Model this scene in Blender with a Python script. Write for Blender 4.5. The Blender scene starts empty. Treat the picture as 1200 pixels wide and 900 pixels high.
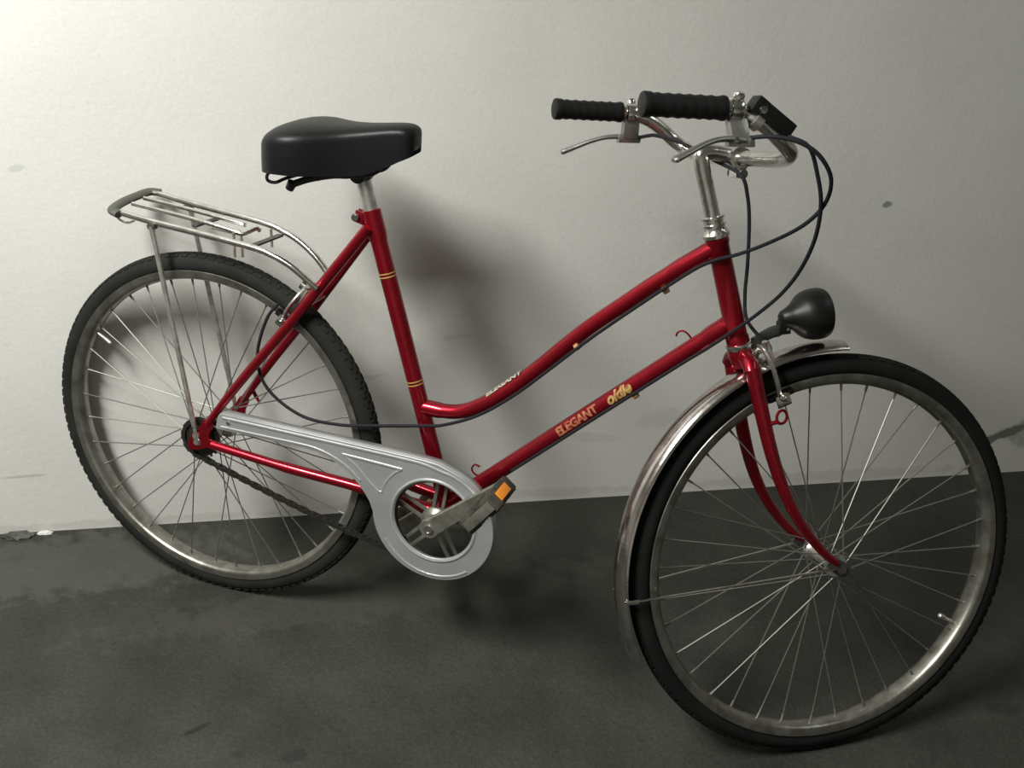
import bpy, bmesh, math, random
from mathutils import Vector, Matrix
random.seed(7)
pi = math.pi
scene = bpy.context.scene
col = scene.collection

# ------------------------------------------------------------------ camera
cam_d = bpy.data.cameras.new('camera')
cam_d.sensor_fit = 'HORIZONTAL'; cam_d.sensor_width = 36.0
cam_d.lens = 1355.32 * 36.0 / 1200.0
cam_d.clip_start = 0.02
cam = bpy.data.objects.new('camera', cam_d); col.objects.link(cam)
CAM_ROT = ((0.98740, 0.04533, -0.15159), (-0.15471, 0.47736, -0.86498), (0.03315, 0.87754, 0.47836))
cam.matrix_world = Matrix.Translation((0.2414, -2.1122, 1.4710)) @ Matrix(CAM_ROT).to_4x4()
scene.camera = cam

# ------------------------------------------------------------------ world, lamps, exposure
world = bpy.data.worlds.new('world'); scene.world = world; world.use_nodes = True
wb = world.node_tree.nodes['Background']
wb.inputs[0].default_value = (0.84, 0.86, 0.78, 1); wb.inputs[1].default_value = 0.055

def area(name, loc, target, sx, sy, power, color, roll=0):
    d = bpy.data.lights.new(name, 'AREA'); d.shape = 'RECTANGLE'; d.size = sx; d.size_y = sy
    d.energy = power; d.color = color
    o = bpy.data.objects.new(name, d); col.objects.link(o)
    o.location = loc
    o.rotation_euler = (Vector(target) - Vector(loc)).to_track_quat('-Z', 'Y').to_euler()
    return o
tube_lamp = area('fluorescent_tube_light', (-0.74, -1.26, 2.32), (-0.74, -1.26, 0), 0.36, 1.0, 104, (0.98, 1.0, 0.95))
fill_lamp = area('added_fill_light', (2.5, -0.9, 2.5), (2.5, -0.9, 0), 0.3, 1.2, 6, (0.90, 1.0, 0.90))  # unseen fill, added to lift the right wall and soften shadows
vs = scene.view_settings
vs.view_transform = 'Standard'; vs.look = 'None'; vs.gamma = 1; vs.exposure = 0.0; vs.use_curve_mapping = False

# ------------------------------------------------------------------ materials
def mat(name, color, rough=0.5, metal=0.0, bump=0.0, bscale=200.0, var=0.0, vscale=30.0, coat=0.0, color2=None, spec=None):
    m = bpy.data.materials.new(name); m.use_nodes = True
    nt = m.node_tree; b = nt.nodes['Principled BSDF']
    b.inputs['Roughness'].default_value = rough; b.inputs['Metallic'].default_value = metal
    b.inputs['Coat Weight'].default_value = coat
    if spec is not None: b.inputs['Specular IOR Level'].default_value = spec
    tc = nt.nodes.new('ShaderNodeTexCoord')
    if var > 0 or color2:
        n = nt.nodes.new('ShaderNodeTexNoise'); n.inputs['Scale'].default_value = vscale; n.inputs['Detail'].default_value = 5
        nt.links.new(tc.outputs['Object'], n.inputs['Vector'])
        r = nt.nodes.new('ShaderNodeValToRGB')
        c2 = color2 or tuple(max(0, c * (1 - var)) for c in color)
        r.color_ramp.elements[0].position = 0.35; r.color_ramp.elements[0].color = (*c2, 1)
        r.color_ramp.elements[1].position = 0.62; r.color_ramp.elements[1].color = (*color, 1)
        nt.links.new(n.outputs['Fac'], r.inputs['Fac']); nt.links.new(r.outputs['Color'], b.inputs['Base Color'])
    else:
        b.inputs['Base Color'].default_value = (*color, 1)
    if bump > 0:
        n2 = nt.nodes.new('ShaderNodeTexNoise'); n2.inputs['Scale'].default_value = bscale; n2.inputs['Detail'].default_value = 4
        nt.links.new(tc.outputs['Object'], n2.inputs['Vector'])
        bp = nt.nodes.new('ShaderNodeBump'); bp.inputs['Strength'].default_value = bump; bp.inputs['Distance'].default_value = 0.002
        nt.links.new(n2.outputs['Fac'], bp.inputs['Height']); nt.links.new(bp.outputs['Normal'], b.inputs['Normal'])
    return m

M = {}
M['red'] = mat('red_metallic_paint', (0.31, 0.004, 0.015), 0.31, 0.75, bump=0.08, bscale=900, var=0.15, vscale=25, coat=0.4)
M['chrome'] = mat('worn_chrome', (0.82, 0.80, 0.77), 0.20, 1.0, bump=0.12, bscale=140, color2=(0.62, 0.59, 0.55), vscale=60)
M['dullchrome'] = mat('dull_chrome', (0.70, 0.69, 0.66), 0.36, 0.9, bump=0.15, bscale=160, color2=(0.48, 0.46, 0.42), vscale=70)
M['lever'] = mat('cast_lever_alloy', (0.34, 0.33, 0.31), 0.32, 0.8, bump=0.1, bscale=200)
M['guard'] = mat('brushed_guard_steel', (0.60, 0.56, 0.54), 0.20, 1.0, bump=0.08, bscale=160, color2=(0.44, 0.40, 0.38), vscale=40)
M['rib'] = mat('highlit_alloy_rib', (0.85, 0.85, 0.86), 0.28, 0.8)  # paler than the guard plate: highlight from above put into the rib colour
M['rim'] = mat('rim_steel', (0.36, 0.35, 0.315), 0.34, 0.9, bump=0.1, bscale=120, color2=(0.22, 0.205, 0.175), vscale=40)
M['alloy'] = mat('brushed_alloy', (0.45, 0.45, 0.455), 0.42, 0.55, bump=0.05, bscale=300, var=0.10, vscale=18)
M['spoke'] = mat('spoke_steel', (0.26, 0.25, 0.23), 0.48, 0.8)
M['rubber'] = mat('tyre_rubber', (0.009, 0.009, 0.009), 0.8, bump=0.25, bscale=350, color2=(0.013, 0.013, 0.012), vscale=14, spec=0.15)
M['rubber_old'] = mat('dusty_tyre_rubber', (0.017, 0.018, 0.015), 0.85, bump=0.25, bscale=350, color2=(0.011, 0.012, 0.010), vscale=14, spec=0.2)
M['grip'] = mat('black_grip_plastic', (0.006, 0.006, 0.006), 0.55, bump=0.1, bscale=400, spec=0.3)
M['saddle'] = mat('black_saddle_vinyl', (0.006, 0.0065, 0.0065), 0.42, bump=0.15, spec=0.25, bscale=500)
M['black'] = mat('black_plastic', (0.006, 0.006, 0.006), 0.42, spec=0.35)
M['blackmetal'] = mat('black_painted_steel', (0.030, 0.030, 0.030), 0.40, 0.3)
M['cable'] = mat('cable_sleeve', (0.016, 0.015, 0.019), 0.65, spec=0.15)
M['chain'] = mat('oily_chain_steel', (0.05, 0.047, 0.042), 0.45, 0.7)
M['gold'] = mat('gold_decal', (0.55, 0.40, 0.12), 0.45, 0.3)
M['goldworn'] = mat('worn_gold_lettering', (0.58, 0.42, 0.14), 0.5, 0.2, color2=(0.30, 0.10, 0.03), vscale=160)
M['oldworn'] = mat('worn_orange_lettering', (0.42, 0.20, 0.09), 0.5, 0.1, color2=(0.30, 0.03, 0.02), vscale=150)
M['goldold'] = mat('faded_gold_decal', (0.50, 0.24, 0.12), 0.5, 0.1)
M['palewear'] = mat('worn_silver_decal', (0.42, 0.36, 0.28), 0.6)
M['orange'] = mat('orange_reflector', (0.85, 0.27, 0.02), 0.25, bump=0.5, bscale=700)
M['pedal'] = mat('dusty_pedal_rubber', (0.060, 0.050, 0.036), 0.8, bump=0.4, bscale=250, color2=(0.025, 0.022, 0.018), vscale=50)
M['crank'] = mat('dusty_crank_steel', (0.30, 0.29, 0.25), 0.42, 0.7, color2=(0.20, 0.19, 0.16), vscale=60, bump=0.1)
M['lens'] = mat('lamp_lens', (0.6, 0.6, 0.58), 0.1, 0.0)
M['greymetal'] = mat('grey_bracket_metal', (0.10, 0.10, 0.095), 0.45, 0.7)
M['greypl'] = mat('grey_rack_end', (0.10, 0.10, 0.085), 0.5, 0.4)
M['plaster'] = mat('broken_plaster', (0.10, 0.10, 0.085), 0.95, bump=0.6, bscale=90, color2=(0.045, 0.045, 0.04), vscale=40)

def spot_mask(nt, coord, cx, cy, rx, ry, ang, noise, soft=0.6):
    """an irregular blotch fixed on a surface; coord gives (a, b, -)"""
    mp = nt.nodes.new('ShaderNodeMapping'); mp.vector_type = 'TEXTURE'
    mp.inputs['Location'].default_value = (cx, cy, 0); mp.inputs['Rotation'].default_value = (0, 0, ang)
    mp.inputs['Scale'].default_value = (rx, ry, 1)
    nt.links.new(coord, mp.inputs['Vector'])
    ln = nt.nodes.new('ShaderNodeVectorMath'); ln.operation = 'LENGTH'
    nt.links.new(mp.outputs['Vector'], ln.inputs[0])
    ad = nt.nodes.new('ShaderNodeMath'); ad.operation = 'ADD'
    nt.links.new(ln.outputs['Value'], ad.inputs[0]); nt.links.new(noise, ad.inputs[1])
    mr = nt.nodes.new('ShaderNodeMapRange'); mr.interpolation_type = 'SMOOTHSTEP'
    mr.inputs['From Min'].default_value = 1.0 + soft * 0.5; mr.inputs['From Max'].default_value = 1.0 - soft * 0.5
    nt.links.new(ad.outputs[0], mr.inputs['Value'])
    return mr.outputs['Result']

def surface_mat(name, base, base2, nscale, rough, spots, plane, bump, fine, fine_amp):
    m = bpy.data.materials.new(name); m.use_nodes = True
    nt = m.node_tree; b = nt.nodes['Principled BSDF']; b.inputs['Roughness'].default_value = rough
    b.inputs['Specular IOR Level'].default_value = 0.25
    tc = nt.nodes.new('ShaderNodeTexCoord')
    sx = nt.nodes.new('ShaderNodeSeparateXYZ'); nt.links.new(tc.outputs['Object'], sx.inputs[0])
    cb = nt.nodes.new('ShaderNodeCombineXYZ')
    nt.links.new(sx.outputs['X'], cb.inputs['X']); nt.links.new(sx.outputs['Z' if plane == 'xz' else 'Y'], cb.inputs['Y'])
    def noise(scale, detail=5, rough=0.55):
        n = nt.nodes.new('ShaderNodeTexNoise'); n.inputs['Scale'].default_value = scale
        n.inputs['Detail'].default_value = detail; n.inputs['Roughness'].default_value = rough
        nt.links.new(tc.outputs['Object'], n.inputs['Vector']); return n
    n1 = noise(nscale)
    rp = nt.nodes.new('ShaderNodeValToRGB')
    rp.color_ramp.elements[0].position = 0.33; rp.color_ramp.elements[0].color = (*base2, 1)
    rp.color_ramp.elements[1].position = 0.66; rp.color_ramp.elements[1].color = (*base, 1)
    nt.links.new(n1.outputs['Fac'], rp.inputs['Fac'])
    cur = rp.outputs['Color']
    nf = noise(fine, 6, 0.7)
    mrf = nt.nodes.new('ShaderNodeMapRange'); mrf.inputs['From Min'].default_value = 0.3; mrf.inputs['From Max'].default_value = 0.7
    mrf.inputs['To Min'].default_value = 1 - fine_amp; mrf.inputs['To Max'].default_value = 1 + fine_amp * 0.6
    nt.links.new(nf.outputs['Fac'], mrf.inputs['Value'])
    mul = nt.nodes.new('ShaderNodeVectorMath'); mul.operation = 'SCALE'
    nt.links.new(cur, mul.inputs[0]); nt.links.new(mrf.outputs['Result'], mul.inputs['Scale']); cur = mul.outputs[0]
    ne = noise(28, 4)
    sc = nt.nodes.new('ShaderNodeMath'); sc.operation = 'MULTIPLY_ADD'; sc.inputs[1].default_value = 2.2; sc.inputs[2].default_value = -1.1
    nt.links.new(ne.outputs['Fac'], sc.inputs[0])
    for (cx, cy, rx, ry, ang, colr, amt) in spots:
        f = spot_mask(nt, cb.outputs[0], cx, cy, rx, ry, ang, sc.outputs[0])
        am = nt.nodes.new('ShaderNodeMath'); am.operation = 'MULTIPLY'; am.inputs[1].default_value = amt
        nt.links.new(f, am.inputs[0])
        mx = nt.nodes.new('ShaderNodeMixRGB'); mx.inputs['Color2'].default_value = (*colr, 1)
        nt.links.new(am.outputs[0], mx.inputs['Fac']); nt.links.new(cur, mx.inputs['Color1']); cur = mx.outputs[0]
    nt.links.new(cur, b.inputs['Base Color'])
    nb = noise(bump[1], 6, 0.6)
    bp = nt.nodes.new('ShaderNodeBump'); bp.inputs['Strength'].default_value = bump[0]; bp.inputs['Distance'].default_value = bump[2]
    nt.links.new(nb.outputs['Fac'], bp.inputs['Height']); nt.links.new(bp.outputs['Normal'], b.inputs['Normal'])
    return m

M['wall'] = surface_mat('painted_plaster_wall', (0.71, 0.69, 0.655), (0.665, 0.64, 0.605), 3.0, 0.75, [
    (1.380, 0.683, 0.010, 0.007, 0.2, (0.10, 0.10, 0.12), 0.7),
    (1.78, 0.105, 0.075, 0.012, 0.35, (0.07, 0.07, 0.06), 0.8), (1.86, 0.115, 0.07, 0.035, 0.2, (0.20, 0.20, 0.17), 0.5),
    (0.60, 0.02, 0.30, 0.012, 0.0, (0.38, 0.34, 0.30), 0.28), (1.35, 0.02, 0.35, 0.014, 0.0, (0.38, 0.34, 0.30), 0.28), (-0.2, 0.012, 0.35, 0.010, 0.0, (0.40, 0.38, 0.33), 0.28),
    (-0.40, 0.139, 0.05, 0.003, 0.03, (0.42, 0.38, 0.34), 0.6),
    (0.30, 0.33, 0.05, 0.006, 0.2, (0.50, 0.48, 0.43), 0.5),
    (0.50, 0.42, 0.035, 0.005, 0.1, (0.52, 0.49, 0.44), 0.5),
    (0.95, 0.20, 0.05, 0.02, 0.1, (0.50, 0.45, 0.40), 0.35),
    (0.80, 0.16, 0.06, 0.012, -0.1, (0.50, 0.45, 0.40), 0.35),
    (-0.305, 0.79, 0.014, 0.006, 0.1, (0.45, 0.46, 0.42), 0.5),
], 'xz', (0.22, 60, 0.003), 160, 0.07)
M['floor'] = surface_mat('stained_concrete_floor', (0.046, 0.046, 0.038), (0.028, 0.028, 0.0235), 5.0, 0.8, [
    (-0.017, -0.612, 0.022, 0.006, 0.5, (0.0147, 0.0139, 0.0126), 0.8),
    (0.057, -0.675, 0.013, 0.008, 0.0, (0.021, 0.021, 0.0189), 0.6),
    (0.148, -0.690, 0.020, 0.012, 0.3, (0.0189, 0.0189, 0.0168), 0.75),
    (-0.30, -0.13, 0.045, 0.010, 0.1, (0.0336, 0.0336, 0.0294), 0.6),
    (0.15, -0.06, 0.10, 0.015, 0.0, (0.0357, 0.0336, 0.0294), 0.5),
    (1.40, -0.735, 0.03, 0.015, 0.0, (0.0168, 0.0168, 0.0147), 0.6),
    (0.75, -0.56, 0.02, 0.008, 0.4, (0.0252, 0.0252, 0.021), 0.5),
    (-0.30, -0.12, 0.30, 0.10, 0.05, (0.085, 0.084, 0.070), 0.5), (0.30, -0.30, 0.5, 0.06, 0.1, (0.062, 0.060, 0.050), 0.4),  # paler patches put extra light near the wall into the floor colour
    (-0.15, -0.30, 0.05, 0.03, 0.3, (0.0378, 0.042, 0.0357), 0.4),
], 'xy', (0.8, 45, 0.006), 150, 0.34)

# ------------------------------------------------------------------ geometry helpers
# bicycle space: u forward, v towards the drive side, w up; stored as local (u, -v, w)
def B(p): return Vector((p[0], -p[1], p[2]))

def link(name, me, m, parent=None, smooth=True, matrix=None, kind=None, label=None):
    o = bpy.data.objects.new(name, me); col.objects.link(o)
    if m is not None and len(me.materials) == 0: me.materials.append(m)
    if smooth:
        for p in me.polygons: p.use_smooth = True
        try: me.set_sharp_from_angle(angle=math.radians(38))
        except Exception: pass
    if parent is not None: o.parent = parent
    if matrix is not None: o.matrix_local = matrix
    if kind: o['kind'] = kind
    if label: o['label'] = label
    return o

def fin(bm, name, m, parent=None, smooth=True, matrix=None, kind=None, label=None):
    bmesh.ops.recalc_face_normals(bm, faces=bm.faces)
    me = bpy.data.meshes.new(name); bm.to_mesh(me); bm.free()
    return link(name, me, m, parent, smooth, matrix, kind, label)

def spline(pts, n=6):
    """Catmull-Rom through points (any dimension)"""
    P = [Vector(p) for p in pts]; out = []
    for i in range(len(P) - 1):
        p0 = P[i - 1] if i > 0 else P[0] * 2 - P[1]
        p1, p2 = P[i], P[i + 1]
        p3 = P[i + 2] if i + 2 < len(P) else P[-1] * 2 - P[-2]
        for k in range(n):
            t = k / n
            out.append(0.5 * ((2 * p1) + (p2 - p0) * t + (2 * p0 - 5 * p1 + 4 * p2 - p3) * t * t + (3 * p1 - p0 - 3 * p2 + p3) * t ** 3))
    out.append(P[-1]); return out

def tube(bm, pts, r, seg=12, closed=False, cap=True, flat=1.0, flatdir=None):
    """pts: Vectors; r: number or list; flat: squash factor along flatdir"""
    pts = [Vector(p) for p in pts]; n = len(pts)
    R = r if isinstance(r, (list, tuple)) else [r] * n
    rings = []; prev = None
    for i, p in enumerate(pts):
        if closed: t = pts[(i + 1) % n] - pts[i - 1]
        else: t = pts[min(i + 1, n - 1)] - pts[max(i - 1, 0)]
        t.normalize()
        if flatdir is not None:
            a = Vector(flatdir) - t * Vector(flatdir).dot(t); a.normalize()
        elif prev is None:
            a = Vector((0, 0, 1)) if abs(t.z) < 0.9 else Vector((1, 0, 0))
            a = (a - t * a.dot(t)).normalized()
        else:
            a = (prev - t * prev.dot(t)).normalized()
        prev = a; b = t.cross(a)
        rings.append([bm.verts.new(p + a * (R[i] * flat * math.cos(2 * pi * k / seg)) + b * (R[i] * math.sin(2 * pi * k / seg))) for k in range(seg)])
    m_ = n if closed else n - 1
    for i in range(m_):
        A, C_ = rings[i], rings[(i + 1) % n]
        for k in range(seg):
            bm.faces.new((A[k], A[(k + 1) % seg], C_[(k + 1) % seg], C_[k]))
    if cap and not closed:
        bm.faces.new(rings[0][::-1]); bm.faces.new(rings[-1])
    return rings

def box(bm, c, ax, ay, az, bev=0.0):
    """box with centre c and half-axis vectors"""
    c = Vector(c); ax, ay, az = Vector(ax), Vector(ay), Vector(az)
    vs_ = [bm.verts.new(c + ax * i + ay * j + az * k) for i in (-1, 1) for j in (-1, 1) for k in (-1, 1)]
    idx = [(0, 1, 3, 2), (4, 6, 7, 5), (0, 4, 5, 1), (2, 3, 7, 6), (0, 2, 6, 4), (1, 5, 7, 3)]
    fs = [bm.faces.new([vs_[i] for i in f]) for f in idx]
    if bev > 0:
        es = list({e for f in fs for e in f.edges})
        bmesh.ops.bevel(bm, geom=es, offset=bev, segments=2, affect='EDGES', profile=0.6)

def lathe(bm, o, axis, prof, seg=24):
    """prof: list of (distance along axis, radius)"""
    o = Vector(o); ax = Vector(axis).normalized()
    a = Vector((0, 0, 1)) if abs(ax.z) < 0.9 else Vector((1, 0, 0))
    a = (a - ax * a.dot(ax)).normalized(); b = ax.cross(a)
    rings = []
    for (d, r) in prof:
        c = o + ax * d
        if r < 1e-6: rings.append([bm.verts.new(c)])
        else: rings.append([bm.verts.new(c + a * (r * math.cos(2 * pi * k / seg)) + b * (r * math.sin(2 * pi * k / seg))) for k in range(seg)])
    for A, C_ in zip(rings, rings[1:]):
        for k in range(seg):
            if len(A) == 1 and len(C_) == 1: continue
            if len(A) == 1: bm.faces.new((A[0], C_[(k + 1) % seg], C_[k]))
            elif len(C_) == 1: bm.faces.new((A[k], A[(k + 1) % seg], C_[0]))
            else: bm.faces.new((A[k], A[(k + 1) % seg], C_[(k + 1) % seg], C_[k]))
    if len(rings[0]) > 1: bm.faces.new(rings[0][::-1])
    if len(rings[-1]) > 1: bm.faces.new(rings[-1])

def ring_profile(bm, c, prof, n=120, a0=0.0, a1=2 * pi, closed_prof=True):
    """sweep a (radius, side) profile round the wheel axis at c; angles from +u towards +w"""
    full = abs(a1 - a0) > 2 * pi - 1e-6
    m_ = n if full else n + 1
    R = []
    for i in range(m_):
        t = a0 + (a1 - a0) * i / n
        R.append([bm.verts.new(Vector((c[0] + r * math.cos(t), -(c[1] + s), c[2] + r * math.sin(t)))) for (r, s) in prof])
    k_ = len(prof)
    for i in range(n):
        A, C_ = R[i], R[(i + 1) % m_]
        for k in range(k_ if closed_prof else k_ - 1):
            bm.faces.new((A[k], A[(k + 1) % k_], C_[(k + 1) % k_], C_[k]))
    if not full and closed_prof:
        bm.faces.new(R[0]); bm.faces.new(R[-1][::-1])

def new(): return bmesh.new()

def curve_plate(name, loops, v, thick, bevel, m, parent, matrix=None, res=12):
    """flat plate in the (u, w) plane at side v, outline and holes given as lists of (u, w)"""
    cu = bpy.data.curves.new(name + '_outline', 'CURVE'); cu.dimensions = '2D'; cu.fill_mode = 'BOTH'
    cu.extrude = thick / 2; cu.bevel_depth = bevel; cu.bevel_resolution = 2
    for lp in loops:
        s = cu.splines.new('POLY'); s.points.add(len(lp) - 1); s.use_cyclic_u = True
        for q, (a, b) in zip(s.points, lp): q.co = (a, b, 0, 1)
    o = bpy.data.objects.new('tmp', cu); col.objects.link(o)
    dg = bpy.context.evaluated_depsgraph_get(); dg.update()
    me = bpy.data.meshes.new_from_object(o.evaluated_get(dg))
    bpy.data.objects.remove(o); bpy.data.curves.remove(cu)
    me.materials.clear()
    me.transform(Matrix(((1, 0, 0, 0), (0, 0, 1, -v), (0, 1, 0, 0), (0, 0, 0, 1))))
    me.name = name
    return link(name, me, m, parent, True, matrix)

# ------------------------------------------------------------------ the room
def slab(name, lo, hi, m):
    bm = new(); lo, hi = Vector(lo), Vector(hi); c = (lo + hi) / 2; h = (hi - lo) / 2
    box(bm, c, (h.x, 0, 0), (0, h.y, 0), (0, 0, h.z))
    o = fin(bm, name, m, None, False); o['kind'] = 'structure'; return o
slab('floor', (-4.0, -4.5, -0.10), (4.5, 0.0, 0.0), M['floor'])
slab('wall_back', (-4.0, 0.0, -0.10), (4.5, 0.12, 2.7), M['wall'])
slab('wall_left', (-4.12, -4.5, -0.10), (-4.0, 0.12, 2.7), M['wall'])
slab('wall_right', (4.5, -4.5, -0.10), (4.62, 0.12, 2.7), M['wall'])
slab('wall_front', (-4.12, -4.62, -0.10), (4.62, -4.5, 2.7), M['wall'])
slab('ceiling', (-4.12, -4.62, 2.7), (4.62, 0.12, 2.82), M['wall'])

# ------------------------------------------------------------------ the bicycle
PSI, LAM, Y0 = 0.4975, 0.11, -0.2171
bike = bpy.data.objects.new('bicycle', None); col.objects.link(bike)
bike.matrix_world = Matrix.Translation((0, Y0, 0)) @ Matrix.Rotation(-PSI, 4, 'Z') @ Matrix.Rotation(-LAM, 4, 'X')
bike['label'] = 'red step-through bicycle with black saddle, chrome rack and handlebar standing by the pale wall'
bike['category'] = 'bicycle'

# steering: everything on the fork turns about the head tube axis
KAX = Vector((-0.3291, 0, 0.9443)); APT = Vector((0.8793, 0, 0.85))
ST = Matrix.Translation(APT) @ Matrix.Rotation(0.6075, 4, KAX) @ Matrix.Translation(-APT)
def axis_pt(w): return APT + KAX * ((w - 0.85) / KAX.z)

R = 0.34; L = 1.1341

def emp(name, parent, matrix=None):
    o = bpy.data.objects.new(name, None); col.objects.link(o); o.parent = parent
    o.empty_display_size = 0.05
    if matrix is not None: o.matrix_local = matrix
    return o

# ---- wheels (built at the origin, hub centre 0,0,0)
def tyre_mesh(kind):
    bm = new(); r = 0.018
    prof = []
    for k in range(18):
        a = -2.45 + 4.9 * k / 17
        prof.append((R - r + r * math.cos(a), r * math.sin(a)))
    ring_profile(bm, (0, 0, 0), prof, 128)
    bmesh.ops.recalc_face_normals(bm, faces=bm.faces)
    me = bpy.data.meshes.new('tyre'); bm.to_mesh(me); bm.free(); me.materials.append(M[kind])
    return me
def tread_mesh(kind, n=112):
    bm = new(); r = 0.018
    for i in range(n):
        for s in (-1, 1):
            for (a, h) in ((0.62, 0.0013), (0.18, 0.0008)):
                t = 2 * pi * (i + (0.5 if s * (a - .4) > 0 else 0)) / n; aa = s * a
                rad = Vector((math.cos(t), 0, math.sin(t))); tan = Vector((-math.sin(t), 0, math.cos(t))); side = Vector((0, -1, 0))
                nrm = rad * math.cos(aa) + side * math.sin(aa); cr = rad * -math.sin(aa) + side * math.cos(aa)
                c = rad * (R - r) + nrm * r
                box(bm, c, tan * (R * pi / n * 0.66), cr * 0.0030, nrm * h)
    bmesh.ops.recalc_face_normals(bm, faces=bm.faces)
    me = bpy.data.meshes.new('tread'); bm.to_mesh(me); bm.free(); me.materials.append(M[kind])
    return me
def rim_mesh():
    bm = new()
    prof = [(0.3115, 0.0165), (0.3105, 0.0180), (0.3010, 0.0178), (0.2975, 0.0165), (0.2945, 0.0120), (0.2925, 0.0055), (0.2918, 0.0),
            (0.2925, -0.0055), (0.2945, -0.0120), (0.2975, -0.0165), (0.3010, -0.0178), (0.3105, -0.0180), (0.3115, -0.0165), (0.3000, -0.014), (0.2960, 0.0), (0.3000, 0.014)]
    ring_profile(bm, (0, 0, 0), prof, 128)
    bmesh.ops.recalc_face_normals(bm, faces=bm.faces)
    me = bpy.data.meshes.new('rim'); bm.to_mesh(me); bm.free(); me.materials.append(M['rim'])
    return me
sp = new(); tube(sp, [(0, 0, 0), (0, 0, 1)], 0.00115, 5)
sp_me = bpy.data.meshes.new('spoke'); sp.to_mesh(sp_me); sp.free(); sp_me.materials.append(M['spoke'])
np_ = new(); lathe(np_, (0, 0, 0), (0, 0, 1), [(0, 0.0024), (0.012, 0.0020)], 6)
np_me = bpy.data.meshes.new('spoke_nipple'); np_.to_mesh(np_me); np_.free(); np_me.materials.append(M['spoke'])

def make_wheel(mtx, tyre_kind, flange_r, flange_v, rear):
    wroot = emp('wheel', bike, mtx)
    link('tyre', tyre_mesh(tyre_kind), None, wroot)
    link('tread', tread_mesh(tyre_kind), None, wroot, smooth=False, kind='stuff')
    link('rim', rim_mesh(), None, wroot)
    bm = new()
    hw = flange_v
    lathe(bm, B((0, -hw - 0.004, 0)), B((0, 1, 0)), [(0, flange_r * 0.5), (0.0, flange_r), (0.003, flange_r), (0.005, 0.016), (0.012, 0.012), (2 * hw - 0.004, 0.012), (2 * hw + 0.003, 0.016), (2 * hw + 0.005, flange_r), (2 * hw + 0.008, flange_r), (2 * hw + 0.008, flange_r * 0.5)], 28)
    ax = 0.068 if rear else 0.062
    lathe(bm, B((0, -ax, 0)), B((0, 1, 0)), [(0, 0.0046), (2 * ax, 0.0046)], 12)
    fin(bm, 'hub', M['dullchrome'], wroot)
    for s in (-1, 1):
        bm = new(); y = s * (ax - 0.008)
        lathe(bm, B((0, y - 0.004, 0)), B((0, 1, 0)), [(0, 0.0085), (0.008, 0.0085)], 6)
        fin(bm, 'axle_nut', M['chrome'], wroot, smooth=False)
    off = 0.13 if rear else 0.05
    for i in range(36):
        t = 2 * pi * i / 36 + off
        s = 1 if i % 2 else -1
        d = 1 if (i // 2) % 2 else -1
        h = t + d * 1.15
        a = B((flange_r * 0.86 * math.cos(h), s * flange_v, flange_r * 0.86 * math.sin(h)))
        b = B((0.2935 * math.cos(t), s * 0.003, 0.2935 * math.sin(t)))
        v = b - a
        o = bpy.data.objects.new('spoke', sp_me); col.objects.link(o); o.parent = wroot
        o.matrix_local = Matrix.Translation(a) @ v.to_track_quat('Z', 'Y').to_matrix().to_4x4() @ Matrix.Diagonal((1, 1, v.length, 1))
        n_ = bpy.data.objects.new('spoke_nipple', np_me); col.objects.link(n_); n_.parent = wroot
        n_.matrix_local = Matrix.Translation(b) @ (-v).to_track_quat('Z', 'Y').to_matrix().to_4x4()
    # valve
    bm = new(); t = (2.62 if rear else -0.43)
    rad = Vector((math.cos(t), 0, math.sin(t)))
    lathe(bm, rad * 0.296, -rad, [(0, 0.0035), (0.022, 0.0035), (0.024, 0.0045), (0.036, 0.0045), (0.038, 0.002)], 10)
    fin(bm, 'valve', M['dullchrome'], wroot)
    return wroot
rear_w = make_wheel(Matrix.Translation((0, 0, R)), 'rubber_old', 0.030, 0.031, True)
front_w = make_wheel(ST @ Matrix.Translation((L, 0, R)), 'rubber', 0.019, 0.034, False)

# ---- frame
frame = emp('frame', bike)
RED = M['red']
top = axis_pt(0.853); bot = axis_pt(0.690)
bm = new(); d = (bot - top).length
lathe(bm, top, -KAX, [(0, 0.0165), (0.001, 0.0180), (0.012, 0.0180), (0.014, 0.0165), (d - 0.014, 0.0165), (d - 0.012, 0.0180), (d - 0.001, 0.0180), (d, 0.0165)], 28)
fin(bm, 'head_tube', RED, frame)
bm = new()
tube(bm, [B((0.3097, 0, 0.8065)), B((0.4725, 0, 0.288))], 0.0143, 20)
fin(bm, 'seat_tube', RED, frame)
# seat lug with binder ears
bm = new(); sd = (B((0.3097, 0, 0.8065)) - B((0.4725, 0, 0.288))).normalized(); st0 = B((0.3097, 0, 0.8065))
lathe(bm, st0 + sd * 0.001, -sd, [(0, 0.0150), (0.001, 0.0162), (0.040, 0.0162), (0.052, 0.0150)], 24)
for s in (-1, 1):
    box(bm, st0 + Vector((-0.019, s * 0.0055, -0.010)) - sd * 0.004, (0.008, 0, -0.002), (0, 0.0025, 0), (0.001, 0, 0.010), 0.001)
fin(bm, 'seat_lug', RED, frame)
bm = new(); lathe(bm, st0 + Vector((-0.024, -0.013, -0.014)), (0, 1, 0), [(0, 0.0055), (0.001, 0.0068), (0.005, 0.0068), (0.0051, 0.004), (0.022, 0.004), (0.0221, 0.006), (0.027, 0.006)], 14)
fin(bm, 'binder_bolt', M['greymetal'], frame)
tt = spline([B(q) for q in [(0.878, 0, 0.833), (0.804, 0, 0.7715), (0.752, 0, 0.7235), (0.6998, 0, 0.6745), (0.660, 0, 0.632), (0.622, 0, 0.5895), (0.5705, 0, 0.5375), (0.5282, 0, 0.5030), (0.4905, 0, 0.4810), (0.455, 0, 0.474), (0.410, 0, 0.4735)]], 5)
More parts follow.
